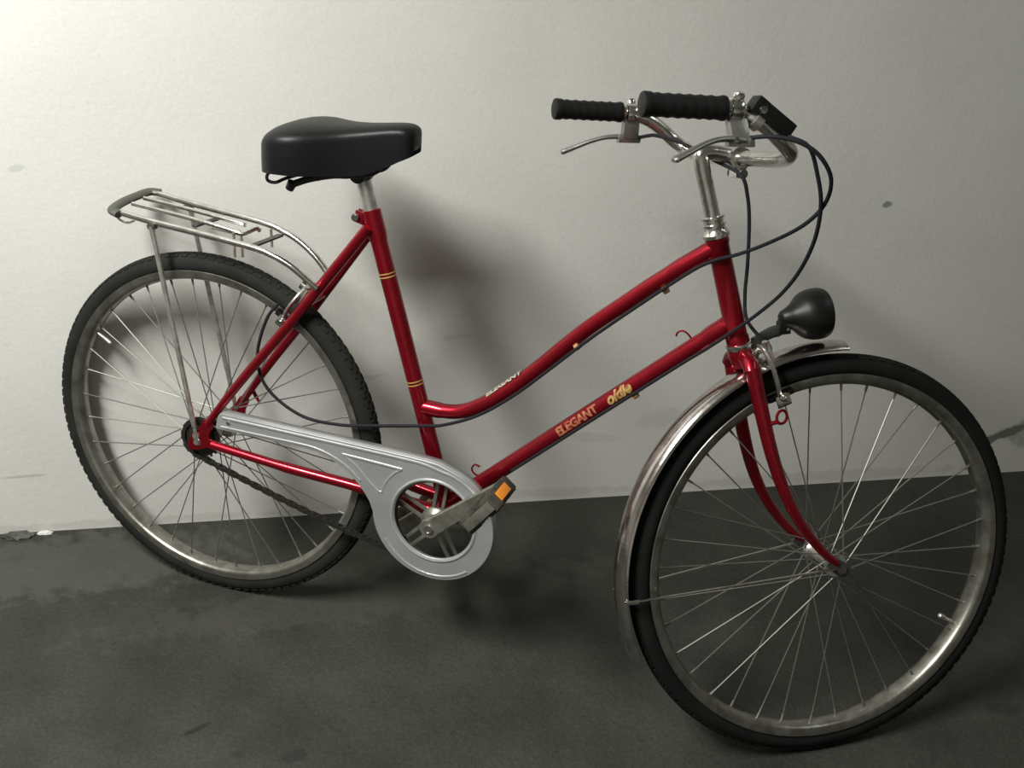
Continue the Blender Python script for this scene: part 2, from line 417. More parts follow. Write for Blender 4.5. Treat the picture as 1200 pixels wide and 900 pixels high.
bm = new(); tube(bm, tt, 0.0127, 20); fin(bm, 'top_tube', RED, frame)
bm = new(); DT0 = B((0.918, 0, 0.7190)); DT1 = B((0.4725, 0, 0.2960)); tube(bm, [DT0, DT1], 0.0143, 20); fin(bm, 'down_tube', RED, frame)
bm = new()
lathe(bm, B((0.4725, -0.035, 0.288)), B((0, 1, 0)), [(0, 0.0175), (0.001, 0.0195), (0.069, 0.0195), (0.070, 0.0175)], 24)
fin(bm, 'bottom_bracket_shell', RED, frame)
# lugs at the head
bm = new()
dt = (DT1 - DT0).normalized(); tube(bm, [DT0 + dt * 0.006, DT0 + dt * 0.034, DT0 + dt * 0.044], [0.0158, 0.0158, 0.0146], 20); fin(bm, 'lug', RED, frame); bm = new()
tube(bm, [tt[0], tt[3], tt[4]], [0.0142, 0.0142, 0.0130], 20); fin(bm, 'lug', RED, frame); bm = new()
tube(bm, [tt[-1], tt[-3], tt[-5], tt[-6]], [0.0140, 0.0140, 0.0140, 0.0129], 20)
fin(bm, 'lug', RED, frame)
for s in (1, -1):
    bm = new()
    pts = spline([B((0.3130, s * 0.016, 0.782)), B((0.270, s * 0.022, 0.722)), B((0.1754, s * 0.038, 0.591)), B((0.085, s * 0.053, 0.470)), B((0.022, s * 0.061, 0.380))], 5)
    n = len(pts); rr = [0.0092 if i < n * .5 else 0.0092 - 0.0026 * (i / n - .5) * 2 for i in range(n)]
    tube(bm, pts, rr, 14); fin(bm, 'seat_stay', RED, frame)
    bm = new()
    tube(bm, spline([B((0.468, s * 0.026, 0.291)), B((0.39, s * 0.030, 0.300)), B((0.30, s * 0.040, 0.3125)), B((0.18, s * 0.052, 0.3235)), B((0.030, s * 0.061, 0.3400))], 5), [0.0112] * 10 + [0.0098] * 6 + [0.0085] * 5, 14)
    fin(bm, 'chain_stay', RED, frame)
    # dropout plate joining both stays round the axle
    o = curve_plate('dropout', [[(-0.020, 0.330), (-0.012, 0.352), (0.004, 0.366), (0.016, 0.386), (0.030, 0.392), (0.034, 0.380), (0.026, 0.362), (0.024, 0.350), (0.044, 0.345), (0.042, 0.331), (0.020, 0.333), (0.000, 0.324), (-0.016, 0.322)]], s * 0.0610, 0.0035, 0.0008, RED, frame)
# bridge between seat stays
bm = new(); tube(bm, [B((0.208, -0.033, 0.634)), B((0.208, 0.033, 0.634))], 0.006, 12); fin(bm, 'stay_bridge', RED, frame)
# pump pegs and hooks
bm = new(); tube(bm, spline([B((0.868, 0, 0.678)), B((0.8572, 0.0, 0.6900)), B((0.8475, 0, 0.6945)), B((0.8400, 0, 0.6900)), B((0.8385, 0, 0.6840))], 4), 0.0016, 8)
fin(bm, 'pump_peg', RED, frame)
bm = new(); tube(bm, spline([B((0.538, 0, 0.3640)), B((0.5225, 0, 0.366)), B((0.514, 0, 0.3745)), B((0.519, 0, 0.3850)), B((0.529, 0, 0.383))], 4), 0.0017, 8)
fin(bm, 'pump_peg', RED, frame)
bm = new(); tube(bm, spline([B((0.046, -0.060, 0.412)), B((0.040, -0.068, 0.400)), B((0.046, -0.070, 0.386)), B((0.052, -0.070, 0.378))], 4), [0.004] * 8 + [0.003] * 5, 8)
fin(bm, 'pump_peg', RED, frame)
# cable guides
for (u, w, du, dw) in ((0.8142, 0.7700, 1, .85), (0.6835, 0.6520, 1, 1.05), (0.7869, 0.5880, 1, .95)):
    bm = new(); c = B((u, 0.008, w - 0.012)); t = Vector((du, 0, dw)).normalized()
    tube(bm, [c - t * 0.004, c + t * 0.004], 0.0060, 12); fin(bm, 'cable_guide', M['goldold'], frame)
# gold bands on the seat tube
ST0 = B((0.3097, 0, 0.8065)); ST1 = B((0.4725, 0, 0.288))
for (w0) in (0.7014, 0.5171):
    for dz in (0.0028, -0.0028):
        t = (0.8065 - (w0 + dz)) / (0.8065 - 0.288); c = ST0.lerp(ST1, t)
        bm = new(); lathe(bm, c - sd * 0.0009, sd, [(0, 0.01425), (0, 0.01455), (0.0018, 0.01455), (0.0018, 0.01425)], 28)
        fin(bm, 'gold_band', M['gold'], frame)

# lettering wrapped round a tube
def wrap_text(txt, P0, P1, r, start, size, ang0, m, parent, name, shear=0.0, bold=0.0, xs=1.0):
    cu = bpy.data.curves.new('txt', 'FONT'); cu.body = txt; cu.size = size; cu.shear = shear; cu.offset = bold; cu.resolution_u = 3
    o = bpy.data.objects.new('tmp', cu); col.objects.link(o)
    dg = bpy.context.evaluated_depsgraph_get(); dg.update()
    me = bpy.data.meshes.new_from_object(o.evaluated_get(dg))
    bpy.data.objects.remove(o); bpy.data.curves.remove(cu)
    me.materials.clear(); me.name = name
    bm = new(); bm.from_mesh(me)
    bmesh.ops.triangulate(bm, faces=bm.faces)
    for _ in range(3):
        le = [e for e in bm.edges if e.calc_length() > size * 0.12]
        if le: bmesh.ops.subdivide_edges(bm, edges=le, cuts=1); bmesh.ops.triangulate(bm, faces=bm.faces)
    t = (P1 - P0).normalized(); out = Vector((0, -1, 0)); up = out.cross(t); up = up if up.z > 0 else -up
    ymid = size * 0.35
    for v_ in bm.verts:
        a = ang0 + (v_.co.y - ymid) / r
        v_.co = P0 + t * (start + v_.co.x * xs) + (out * math.cos(a) + up * math.sin(a)) * (r + 0.0004)
    bm.to_mesh(me); bm.free()
    return link(name, me, m, parent, False)
q0 = B((0.4725, 0, 0.2960)); q1 = B((0.918, 0, 0.7190))
wrap_text('ELEGANT', q0, q1, 0.0143, 0.268, 0.0205, 0.30, M['oldworn'], frame, 'lettering', bold=0.0009, xs=0.98)
wrap_text('oldie', q0, q1, 0.0143, 0.375, 0.0250, 0.34, M['goldworn'], frame, 'lettering', shear=0.35, bold=0.0011, xs=0.98)
wrap_text('ELEGANT', B((0.535, 0, 0.5080)), B((0.622, 0, 0.5895)), 0.0128, 0.008, 0.0125, 1.15, M['palewear'], frame, 'lettering', bold=0.0005, xs=1.5)

# ---- headset (chrome stack) and its lower race
headset = emp('headset', bike)
hs = new(); lathe(hs, axis_pt(0.850), KAX, [(0, 0.0175), (0.0005, 0.0205), (0.006, 0.0210), (0.010, 0.0180), (0.014, 0.0160), (0.018, 0.0160)], 28)
fin(hs, 'bearing_cup', M['chrome'], headset)
hs = new(); lathe(hs, axis_pt(0.850) + KAX * 0.018, KAX, [(0, 0.0160), (0.001, 0.0185), (0.003, 0.0185), (0.004, 0.0155), (0.010, 0.0150), (0.011, 0.0180), (0.014, 0.0180), (0.015, 0.0130)], 28)
fin(hs, 'lock_nut', M['chrome'], headset)
hs = new(); lathe(hs, axis_pt(0.692), -KAX, [(0, 0.0170), (0.001, 0.0200), (0.006, 0.0205), (0.010, 0.0185), (0.011, 0.0150)], 28)
fin(hs, 'bearing_cup', M['chrome'], headset)

# ---- fork
fork = emp('fork', bike, ST)
bm = new(); cr = axis_pt(0.668)
lathe(bm, axis_pt(0.683), -KAX, [(0, 0.0150), (0.001, 0.0185), (0.012, 0.0190), (0.022, 0.0165), (0.030, 0.0130)], 24)
pts = [B((0.943, s * y, w)) for (s, y, w) in ((-1, 0.040, 0.652), (-1, 0.034, 0.662), (-1, 0.016, 0.671), (1, 0.016, 0.671), (1, 0.034, 0.662), (1, 0.040, 0.652))]
tube(bm, pts, [0.0115, 0.0125, 0.0135, 0.0135, 0.0125, 0.0115], 16)
fin(bm, 'fork_crown', RED, fork)
for s in (1, -1):
    bm = new()
    P_ = [B((0.9445, s * 0.038, 0.660)), B((0.9660, s * 0.043, 0.593)), B((0.9905, s * 0.048, 0.525)), B((1.0190, s * 0.053, 0.4635)), B((1.0550, s * 0.056, 0.411)), B((1.0960, s * 0.057, 0.370)), B((1.1230, s * 0.057, 0.351))]
    pts = spline(P_, 4); n = len(pts)
    rr = [0.0122 - 0.0062 * (i / (n - 1)) ** 1.2 for i in range(n)]
    tube(bm, pts, rr, 16); fin(bm, 'fork_blade', RED, fork)
    curve_plate('fork_end', [[(1.112, 0.362), (1.128, 0.356), (1.146, 0.346), (1.147, 0.334), (1.136, 0.328), (1.124, 0.333), (1.104, 0.348)]], s * 0.057, 0.003, 0.0008, M['greymetal'], fork)
# lamp boss loop on the right blade
bm = new(); c = B((0.9945, 0.055, 0.588))
lp = [c + Vector((0.0085 * math.cos(a), 0, 0.0105 * math.sin(a))) for a in [2 * pi * k / 20 for k in range(20)]]
tube(bm, lp, 0.0024, 8, closed=True)
tube(bm, [B((0.9665, 0.048, 0.572)), B((0.988, 0.055, 0.580))], 0.0035, 8)
fin(bm, 'lamp_boss', RED, fork)

# ---- stem and handlebar
stem = emp('stem', bike, ST)
bm = new()
e0 = axis_pt(0.868); e1 = axis_pt(0.958)
tube(bm, spline([e0, e0.lerp(e1, .5), e1, B((0.8415, 0, 0.9700)), B((0.8560, 0, 0.9735)), B((0.8750, 0, 0.9720)), B((0.890, 0, 0.9690))], 5), [0.0118] * 11 + [0.0122] * 5 + [0.0120] * 5 + [0.0115] * 10, 20)
fin(bm, 'quill', M['chrome'], stem)
bm = new()
HC = B((0.897, 0, 0.9680))
lathe(bm, HC + Vector((0, -0.017, 0)), (0, 1, 0), [(0, 0.0140), (0.001, 0.0170), (0.033, 0.0170), (0.034, 0.0140)], 28)
box(bm, HC + Vector((0.004, 0, -0.020)), (0.008, 0, 0), (0, 0.013, 0), (0, 0, 0.009), 0.002)
fin(bm, 'bar_clamp', M['chrome'], stem)
bm = new(); lathe(bm, HC + Vector((0.004, -0.022, -0.022)), (0, 1, 0), [(0, 0.006), (0.001, 0.0072), (0.009, 0.0072), (0.0091, 0.004), (0.036, 0.004), (0.0361, 0.0070), (0.043, 0.0070)], 14)
fin(bm, 'clamp_bolt', M['greymetal'], stem)

bar = emp('handlebar', bike, ST)
def mir(pts, s): return [(p[0], p[1] * s, p[2]) for p in pts]
half = [(0.897, 0.0, 0.968), (0.898, 0.055, 0.968), (0.899, 0.110, 0.9685), (0.897, 0.150, 0.9710), (0.889, 0.178, 0.9780), (0.872, 0.190, 0.9900), (0.846, 0.191, 1.0085), (0.822, 0.190, 1.0200), (0.800, 0.193, 1.0265), (0.778, 0.196, 1.0275), (0.690, 0.1945, 1.0238)]
pts = spline([B(q) for q in mir(half, -1)[::-1]] + [B(q) for q in half[1:]], 5)
bm = new(); tube(bm, pts, 0.0112, 18); fin(bm, 'bar_tube', M['chrome'], bar)
for s in (1, -1):
    g0 = B((0.6655, s * 0.194, 1.0228)); g1 = B((0.781, s * 0.196, 1.0272)); ax = (g1 - g0); ln = ax.length; ax.normalize()
    prof = [(0, 0.0), (0.0, 0.0125), (0.0015, 0.0160), (0.004, 0.0168), (0.012, 0.0165)]
    k = 0.016
    while k < ln - 0.008:
        prof += [(k, 0.0148), (k + 0.006, 0.0160), (k + 0.011, 0.0148)]; k += 0.0145
    prof += [(ln - 0.005, 0.0165), (ln - 0.001, 0.0160), (ln, 0.0115)]
    bm = new(); lathe(bm, g0, ax, prof, 22); fin(bm, 'grip', M['grip'], bar)
# brake levers
for s in (1, -1):
    lev = emp('brake_lever', bike, ST)
    bm = new(); c = B((0.795, s * 0.194, 1.0268))
    lathe(bm, c + Vector((-0.0090, 0, -0.0003)), (1, 0, 0.02), [(0, 0.0125), (0.0010, 0.0150), (0.004, 0.0163), (0.014, 0.0163), (0.017, 0.0150), (0.018, 0.0125)], 24)
    # screw on top, body under the bar
    lathe(bm, c + Vector((0.001, -s * 0.004, 0.012)), (0, -s * 0.25, 1), [(0, 0.0070), (0.006, 0.0080), (0.010, 0.0065), (0.0115, 0.0)], 14)
    fin(bm, 'lever_clamp', M['chrome'], lev)
    bm = new()
    box(bm, B((0.799, s * 0.200, 1.003)), Vector((0.0135, 0, 0.0)), B((0.0, 0.0085, 0.0)), Vector((0.002, -s * 0.006, -0.0170)), 0.004)
    box(bm, B((0.801, s * 0.207, 0.9865)), Vector((0.0190, 0, 0.001)), B((0, 0.007, 0)), Vector((0, -s * 0.002, -0.0065)), 0.0025)
    fin(bm, 'lever_body', M['lever'], lev)
    bm = new()
    lv = spline([B(q) for q in [(0.806, s * 0.208, 0.9885), (0.786, s * 0.211, 0.9890), (0.764, s * 0.217, 0.9860), (0.742, s * 0.225, 0.9780), (0.720, s * 0.234, 0.9670), (0.7010, s * 0.2405, 0.9575)]], 4)
    n = len(lv); tube(bm, lv + [lv[-1] + (lv[-1] - lv[-2]) * 0.6], [0.0085 - 0.0022 * math.sin(pi * i / (n - 1)) - 0.001 * i / n for i in range(n)] + [0.0045], 14, flat=0.62, flatdir=(0, 0, 1))
    fin(bm, 'lever_blade', M['lever'], lev)
    bm = new(); lathe(bm, B((0.792, s * 0.216, 0.9885)), B((0, 1, 0)) * s, [(-0.002, 0.004), (0.001, 0.004), (0.0015, 0.002)], 10)
    fin(bm, 'pivot_screw', M['chrome'], lev)
# gear shifter box on the right side of the bar
sh = emp('gear_shifter', bike, ST)
sdir = (B((0.886, 0.19, 1.000)) - B((0.842, 0.19, 1.0265))).normalized(); snrm = Vector((0, 1, 0)).cross(sdir).normalized()
if snrm.z < 0: snrm = -snrm
c = B((0.840, 0.196, 1.0240))
bm = new(); box(bm, c + sdir * 0.012, sdir * 0.027, Vector((0, 0.0150, 0)), snrm * 0.0110, 0.003)
box(bm, c - sdir * 0.018, sdir * 0.009, Vector((0, 0.0135, 0)), snrm * 0.0118, 0.003)
fin(bm, 'shifter_case', M['black'], sh)
bm = new(); cc_ = c - snrm * 0.014
lathe(bm, cc_ - sdir * 0.014, sdir, [(0, 0.0125), (0.0005, 0.0140), (0.012, 0.0140), (0.0125, 0.0125)], 20)
fin(bm, 'shifter_band', M['dullchrome'], sh)
bm = new()
lathe(bm, c - sdir * 0.014 + Vector((0, -0.0135, -0.002)), (0, -1, 0), [(0, 0.0055), (0.002, 0.0050), (0.003, 0.0)], 12)
fin(bm, 'shifter_screw', M['chrome'], sh)

# ---- cables
def cable(name, pts, label):
    bm = new(); tube(bm, spline([B(p) for p in pts], 5), 0.0029, 8); fin(bm, name, M['cable'], bike, label=label)
cable('brake_cable', [(0.9293, 0.180, 1.0330), (0.9571, .185, 1.0388), (0.9899, .185, 1.0365), (1.0185, .18, 1.022), (1.0375, .165, .9911), (1.033, .135, .9505), (1.0076, 0.11, 0.9118), (0.9612, 0.06, 0.8682), (0.9182, 0.03, 0.8372), (0.881, 0.021, 0.8181), (0.8389, 0.017, 0.7859), (0.716, 0.0155, 0.6702), (0.6375, 0.0155, 0.5886), (0.5824, 0.0155, 0.5331), (0.5248, 0.0165, 0.4868), (0.4651, 0.020, 0.4575), (0.4274, 0.024, 0.4493), (0.3408, 0.028, 0.432), (0.2757, 0.030, 0.4203), (0.2093, 0.032, 0.420), (0.1591, 0.034, 0.4401), (0.1256, 0.035, 0.470), (0.1125, 0.035, 0.5084), (0.1165, 0.035, 0.5496), (0.1329, 0.032, 0.5987), (0.1520, 0.028, 0.6240)], 'dark cable looping from right lever along the upper tube to the rear brake')
cable('gear_cable', [(0.9580, 0.142, 1.0440), (0.9751, .15, 1.0357), (1.0027, .16, 1.0276), (1.019, .155, .9923), (1.029, .14, .951), (1.0276, .115, .8982), (1.0136, .085, .8443), (0.9903, 0.055, 0.795), (0.9566, 0.030, 0.7484), (0.9304, 0.0245, 0.7199), (0.8918, 0.0175, 0.6800), (0.8508, 0.0150, 0.6420), (0.7294, 0.0140, 0.5270), (0.5911, 0.0140, 0.3960)], 'dark cable hanging from the shifter and running along the lower tube')
cable('brake_cable', [(0.7030, -0.164, 0.9500), (0.7300, -0.135, 0.9620), (0.7507, -0.105, 0.9690), (0.7992, -0.062, 0.9700), (0.8550, -0.032, 0.9570), (0.9012, 0.0, 0.9473), (0.9156, 0.0, 0.9176), (0.924, 0.0, 0.8778), (0.9307, 0.0, 0.8158), (0.9337, 0.0, 0.7692), (0.9430, 0.008, 0.7332), (0.9700, 0.014, 0.7080)], 'dark cable dropping from under the stem to the front brake')

# ---- front mudguard
mg = emp('mudguard', bike, ST)
bm = new()
def arch(off):
    out = []
    for k in range(13):
        a = -1.25 + 2.5 * k / 12
        out.append((0.3465 + 0.0165 * math.cos(a) / 1.0 - off, 0.0255 * math.sin(a) / math.sin(1.25)))
    return out
prof = arch(0.0) + arch(0.0014)[::-1]
ring_profile(bm, (L, 0, R), prof, 70, math.radians(93.5), math.radians(208))
fin(bm, 'guard_blade', M['guard'], mg)
for s in (1, -1):
    a = math.radians(189.8); e = B((L + 0.3520 * math.cos(a), s * 0.0275, R + 0.3520 * math.sin(a)))
    bm = new(); h = B((1.120, s * 0.0635, 0.3440))
    tube(bm, [e, h], 0.0019, 8)
    lathe(bm, B((1.1300, s * 0.060, 0.3420)), B((0, s, 0)), [(0, 0.0075), (0.003, 0.0075)], 14)
    fin(bm, 'guard_stay', M['chrome'], mg)
    bm = new(); dr = (h - e).normalized(); box(bm, e + dr * 0.006, dr * 0.012, Vector((0, 0.0012, 0)), Vector((0, 0, 0.0035)), 0.0005)
    fin(bm, 'stay_clip', M['chrome'], mg, smooth=False)

# ---- brakes
def caliper(mtx, wheel_c, piv, name_m):
    """side-pull brake: piv = pivot (u, w) in bike space, wheel centre (u, w)"""
    br = emp('brake_caliper', bike, mtx)
    ang = math.atan2(piv[1] - wheel_c[1], piv[0] - wheel_c[0])
    rad = Vector((math.cos(ang), 0, math.sin(ang))); tan = Vector((-math.sin(ang), 0, math.cos(ang)))
    pr = math.hypot(piv[0] - wheel_c[0], piv[1] - wheel_c[1]); W = Vector((wheel_c[0], 0, wheel_c[1]))
    for s in (1, -1):
        sh_ = tan * (0.004 * s)
        bm = new()
        P_ = [W + rad * (pr - 0.002) + sh_ + Vector((0, s * 0.014, 0)), W + rad * (pr + 0.006) + sh_, W + rad * (pr + 0.002) + sh_ + Vector((0, -s * 0.022, 0)), W + rad * (pr - 0.022) + sh_ + Vector((0, -s * 0.036, 0)), W + rad * 0.322 + sh_ + Vector((0, -s * 0.034, 0)), W + rad * 0.306 + sh_ + Vector((0, -s * 0.029, 0))]
        tube(bm, spline(P_, 4), [0.006] * 8 + [0.0055] * 13, 10, flat=0.6, flatdir=tuple(tan))
        fin(bm, 'caliper_arm', M['dullchrome'], br)
        bm = new(); box(bm, W + rad * 0.304 + Vector((0, -s * 0.0235, 0)), tan * 0.021, Vector((0, 0.0042, 0)), rad * 0.0048, 0.001)
        fin(bm, 'brake_pad', M['black'], br)
        bm = new(); lathe(bm, W + rad * 0.304 + Vector((0, -s * 0.027, 0)), (0, -s, 0), [(0, 0.0080), (0.011, 0.0080), (0.0115, 0.0060), (0.015, 0.0060), (0.0155, 0.003), (0.019, 0.003)], 10)
        box(bm, W + rad * 0.296 + Vector((0, -s * 0.0285, 0)), tan * 0.012, Vector((0, 0.0020, 0)), rad * 0.010, 0.002)
        fin(bm, 'pad_bolt', M['chrome'], br)
    bm = new(); c = W + rad * pr
    lathe(bm, c - tan * 0.016, tan, [(0, 0.0045), (0.001, 0.0095), (0.009, 0.0095), (0.0091, 0.0065), (0.024, 0.0065), (0.0241, 0.0092), (0.033, 0.0092)], 12)
    fin(bm, 'centre_bolt', M['chrome'], br)
    bm = new()
    tube(bm, [W + rad * (pr - 0.004) + Vector((0, -0.020, 0)), W + rad * (pr + 0.018) + Vector((0, -0.024, 0))], 0.0045, 10)
    tube(bm, [W + rad * (pr - 0.018) + Vector((0, -0.026, 0)) - tan * 0.004, W + rad * (pr + 0.012) + Vector((0, -0.0245, 0)) - tan * 0.004], 0.0028, 8)
    fin(bm, 'cable_adjuster', M['dullchrome'], br)
    return br
caliper(ST, (L, R), (0.9740, 0.6820), 'front')
caliper(Matrix.Identity(4), (0, R), (0.1960, 0.6480), 'rear')

# ---- headlight
hl = emp('headlight', bike, ST)
bm = new()
la = Vector((0.985, 0, 0.17)).normalized(); lo_ = B((1.0000, 0, 0.7310))
lathe(bm, lo_, la, [(0, 0.0), (0.0005, 0.008), (0.004, 0.012), (0.014, 0.0165), (0.024, 0.0230), (0.032, 0.0310), (0.040, 0.0365), (0.050, 0.0395), (0.060, 0.0405), (0.068, 0.0400), (0.074, 0.0380), (0.075, 0.036)], 36)
box(bm, B((1.0080, 0, 0.7190)), (0.010, 0, 0.001), (0, 0.008, 0), (0, 0, 0.010), 0.003)
fin(bm, 'lamp_housing', M['black'], hl)
bm = new(); lathe(bm, lo_ + la * 0.0745, la, [(0, 0.0355), (0.003, 0.030), (0.006, 0.016), (0.007, 0.0)], 32)
fin(bm, 'lamp_lens', M['lens'], hl)
bm = new()
tube(bm, spline([B((0.936, 0.0, 0.6790)), B((0.960, 0.002, 0.6920)), B((0.9834, 0.003, 0.7080)), B((1.000, 0.003, 0.7130)), B((1.0186, 0.003, 0.7160))], 4), [0.006] * 4 + [0.0095] * 9 + [0.0075] * 4, 12, flat=0.28, flatdir=(0, 1, 0))
fin(bm, 'lamp_bracket', M['greymetal'], hl)
bm = new(); lathe(bm, B((1.0130, 0.0045, 0.7160)), B((0, 1, 0)), [(0, 0.004), (0.003, 0.004), (0.004, 0.002)], 10)
fin(bm, 'bracket_screw', M['chrome'], hl)

# ---- chain guard (alloy), chainring, cranks, pedals, chain
ccx, ccw, cr_ = 0.4775, 0.2955, 0.1085
outer = [(0.056, 0.4090), (0.060, 0.4132), (0.18, 0.4128), (0.30, 0.4125), (0.40, 0.4120), (0.452, 0.4110)]
outer += [(0.478 + 0.002, 0.4090)]
for k in range(0, 57):
    a = math.radians(72 - (72 + 178) * k / 56)
    rr_ = cr_ + (0.006 * max(0, (k - 38) / 18.0))
    outer.append((ccx + rr_ * math.cos(a), ccw + rr_ * math.sin(a)))
outer += [(0.3560, 0.3100), (0.3460, 0.3250), (0.3310, 0.3420), (0.3150, 0.3560), (0.2960, 0.3680), (0.2740, 0.3775), (0.2500, 0.3830), (0.225, 0.3850), (0.15, 0.3845), (0.052, 0.3835), (0.050, 0.3860)]
hc = (0.4765, 0.3010); hr = 0.0745
hole = [(hc[0] + hr * math.cos(2 * pi * k / 64), hc[1] + hr * math.sin(2 * pi * k / 64)) for k in range(64)]
cg = emp('chain_guard', bike)
CV = 0.074
curve_plate('guard_plate', [outer, hole], CV, 0.0020, 0.0012, M['alloy'], cg)
# turned-in edge of the case (depth towards the frame)
bm = new()
def band(bm, lp, v0, v1, th, closed=True):
    n = len(lp); A = []; 
    for i, (a, b) in enumerate(lp):
        A.append((bm.verts.new(B((a, v0, b))), bm.verts.new(B((a, v1, b)))))
    for i in range(n if closed else n - 1):
        j = (i + 1) % n
        bm.faces.new((A[i][0], A[j][0], A[j][1], A[i][1]))
band(bm, outer, CV, CV - 0.020, 0.001)
o = fin(bm, 'guard_flange', M['alloy'], cg)
sm = o.modifiers.new('solid', 'SOLIDIFY'); sm.thickness = 0.0012; sm.offset = 0
# pressed ribs
def rib(pts, r=0.0026, flat=0.8):
    bm = new(); tube(bm, spline([B((a, CV + 0.0022, b)) for (a, b) in pts], 4), r, 8, flat=flat, flatdir=(0, 1, 0)); fin(bm, 'pressed_rib', M['rib'], cg)
def arc(cx, cy, r, a0, a1, n=20): return [(cx + r * math.cos(math.radians(a0 + (a1 - a0) * k / n)), cy + r * math.sin(math.radians(a0 + (a1 - a0) * k / n))) for k in range(n + 1)]
rib([(0.064, 0.4070), (0.18, 0.4068), (0.30, 0.4065), (0.40, 0.4060), (0.452, 0.4045)] + arc(ccx, ccw, 0.1025, 84, 20, 14))
rib([(0.060, 0.3885), (0.15, 0.3893), (0.225, 0.3900), (0.253, 0.3880), (0.277, 0.3822), (0.301, 0.3725), (0.321, 0.3600), (0.337, 0.3460)], 0.0022)
rib([(0.302, 0.3890), (0.345, 0.3880), (0.392, 0.3865), (0.4150, 0.3855)], 0.0026)
rib([(0.4150, 0.3855), (0.4020, 0.3760), (0.3900, 0.3620), (0.3815, 0.3450), (0.3790, 0.3330)], 0.0018)
rib([(0.302, 0.3890), (0.330, 0.3720), (0.352, 0.3500), (0.3700, 0.3350), (0.3790, 0.3330)], 0.0018)
rib(arc(ccx, ccw, 0.1025, -50, -150, 16), 0.0022)
bm = new(); tube(bm, [B((hc[0] + (hr + .003) * math.cos(2 * pi * k / 64), CV + 0.0018, hc[1] + (hr + .003) * math.sin(2 * pi * k / 64))) for k in range(64)], 0.0028, 8, closed=True)
fin(bm, 'hole_lip', M['rib'], cg)
bm = new(); lathe(bm, B((0.0750, CV, 0.4000)), B((0, 1, 0)), [(0, 0.004), (0.004, 0.004), (0.005, 0.002)], 12); fin(bm, 'guard_screw', M['chrome'], cg)

BBc = (0.4725, 0.288)
cring = emp('chainring', bike)
bm = new(); CRV = 0.052
ring_profile(bm, (BBc[0], CRV, BBc[1]), [(0.0920, 0.0015), (0.0920, -0.0015), (0.0735, -0.0015), (0.0735, 0.0015)], 96)
for k in range(44):
    t = 2 * pi * k / 44; rad = Vector((math.cos(t), 0, math.sin(t))); tan = Vector((-math.sin(t), 0, math.cos(t)))
    box(bm, Vector((BBc[0], -CRV, BBc[1])) + rad * 0.0945, rad * 0.003, Vector((0, 0.0013, 0)), tan * 0.0022)
fin(bm, 'toothed_ring', M['crank'], cring)
bm = new()
lathe(bm, B((BBc[0], CRV - 0.002, BBc[1])), B((0, 1, 0)), [(0, 0.010), (0, 0.027), (0.006, 0.027), (0.009, 0.022), (0.014, 0.018)], 30)
fin(bm, 'ring_boss', M['crank'], cring)
for k in range(5):
    t = math.radians(83 + 72 * k); rad = Vector((math.cos(t), 0, math.sin(t))); tan = Vector((-math.sin(t), 0, math.cos(t)))
    for s in (-1, 1):
        bm = new()
        box(bm, Vector((BBc[0], -CRV - 0.001, BBc[1])) + rad * 0.050 + tan * (0.0085 * s), rad * 0.0275, Vector((0, 0.0022, 0)), tan * 0.0030, 0.0008)
        fin(bm, 'ring_arm', M['crank'], cring, smooth=False)
cdir = Vector((0.748, 0, 0.664)).normalized()
def crank(s):
    ck = emp('crank', bike)
    d = cdir * s; c0 = B((BBc[0], s * 0.078 if s > 0 else -0.066, BBc[1])); side = B((0, s, 0))
    c1 = c0 + d * 0.170 + side * 0.013
    nrm = d.cross(Vector((0, 1, 0))).normalized()
    bm = new()
    N = 12; rings = []
    for i in range(N + 1):
        t = i / N; p = c0.lerp(c1, t); hwid = 0.0165 - 0.0045 * t; ht = 0.0065 - 0.0010 * t
        ring = []
        for (a, b) in ((1, 0.6), (0.85, 1), (-0.85, 1), (-1, 0.6), (-1, -0.6), (-0.85, -1), (0.85, -1), (1, -0.6)):
            ring.append(bm.verts.new(p + nrm * (a * hwid) + side * (b * ht)))
        rings.append(ring)
    for A, C_ in zip(rings, rings[1:]):
        for k in range(8): bm.faces.new((A[k], A[(k + 1) % 8], C_[(k + 1) % 8], C_[k]))
    bm.faces.new(rings[0]); bm.faces.new(rings[-1][::-1])
    lathe(bm, c0 - side * 0.012, side, [(0, 0.012), (0, 0.0185), (0.016, 0.0185), (0.0195, 0.0165)], 24)
    lathe(bm, c1 - side * 0.006, side, [(0, 0.009), (0, 0.0125), (0.012, 0.0125), (0.013, 0.010)], 18)
    fin(bm, 'crank_arm', M['crank'], ck)
    bm = new(); lathe(bm, c0 + side * 0.0072, side, [(0, 0.0085), (0.003, 0.0085), (0.0032, 0.0060), (0.0015, 0.0055), (0.0015, 0.0)], 16)
    fin(bm, 'crank_bolt', M['chrome'], ck)
    return c1
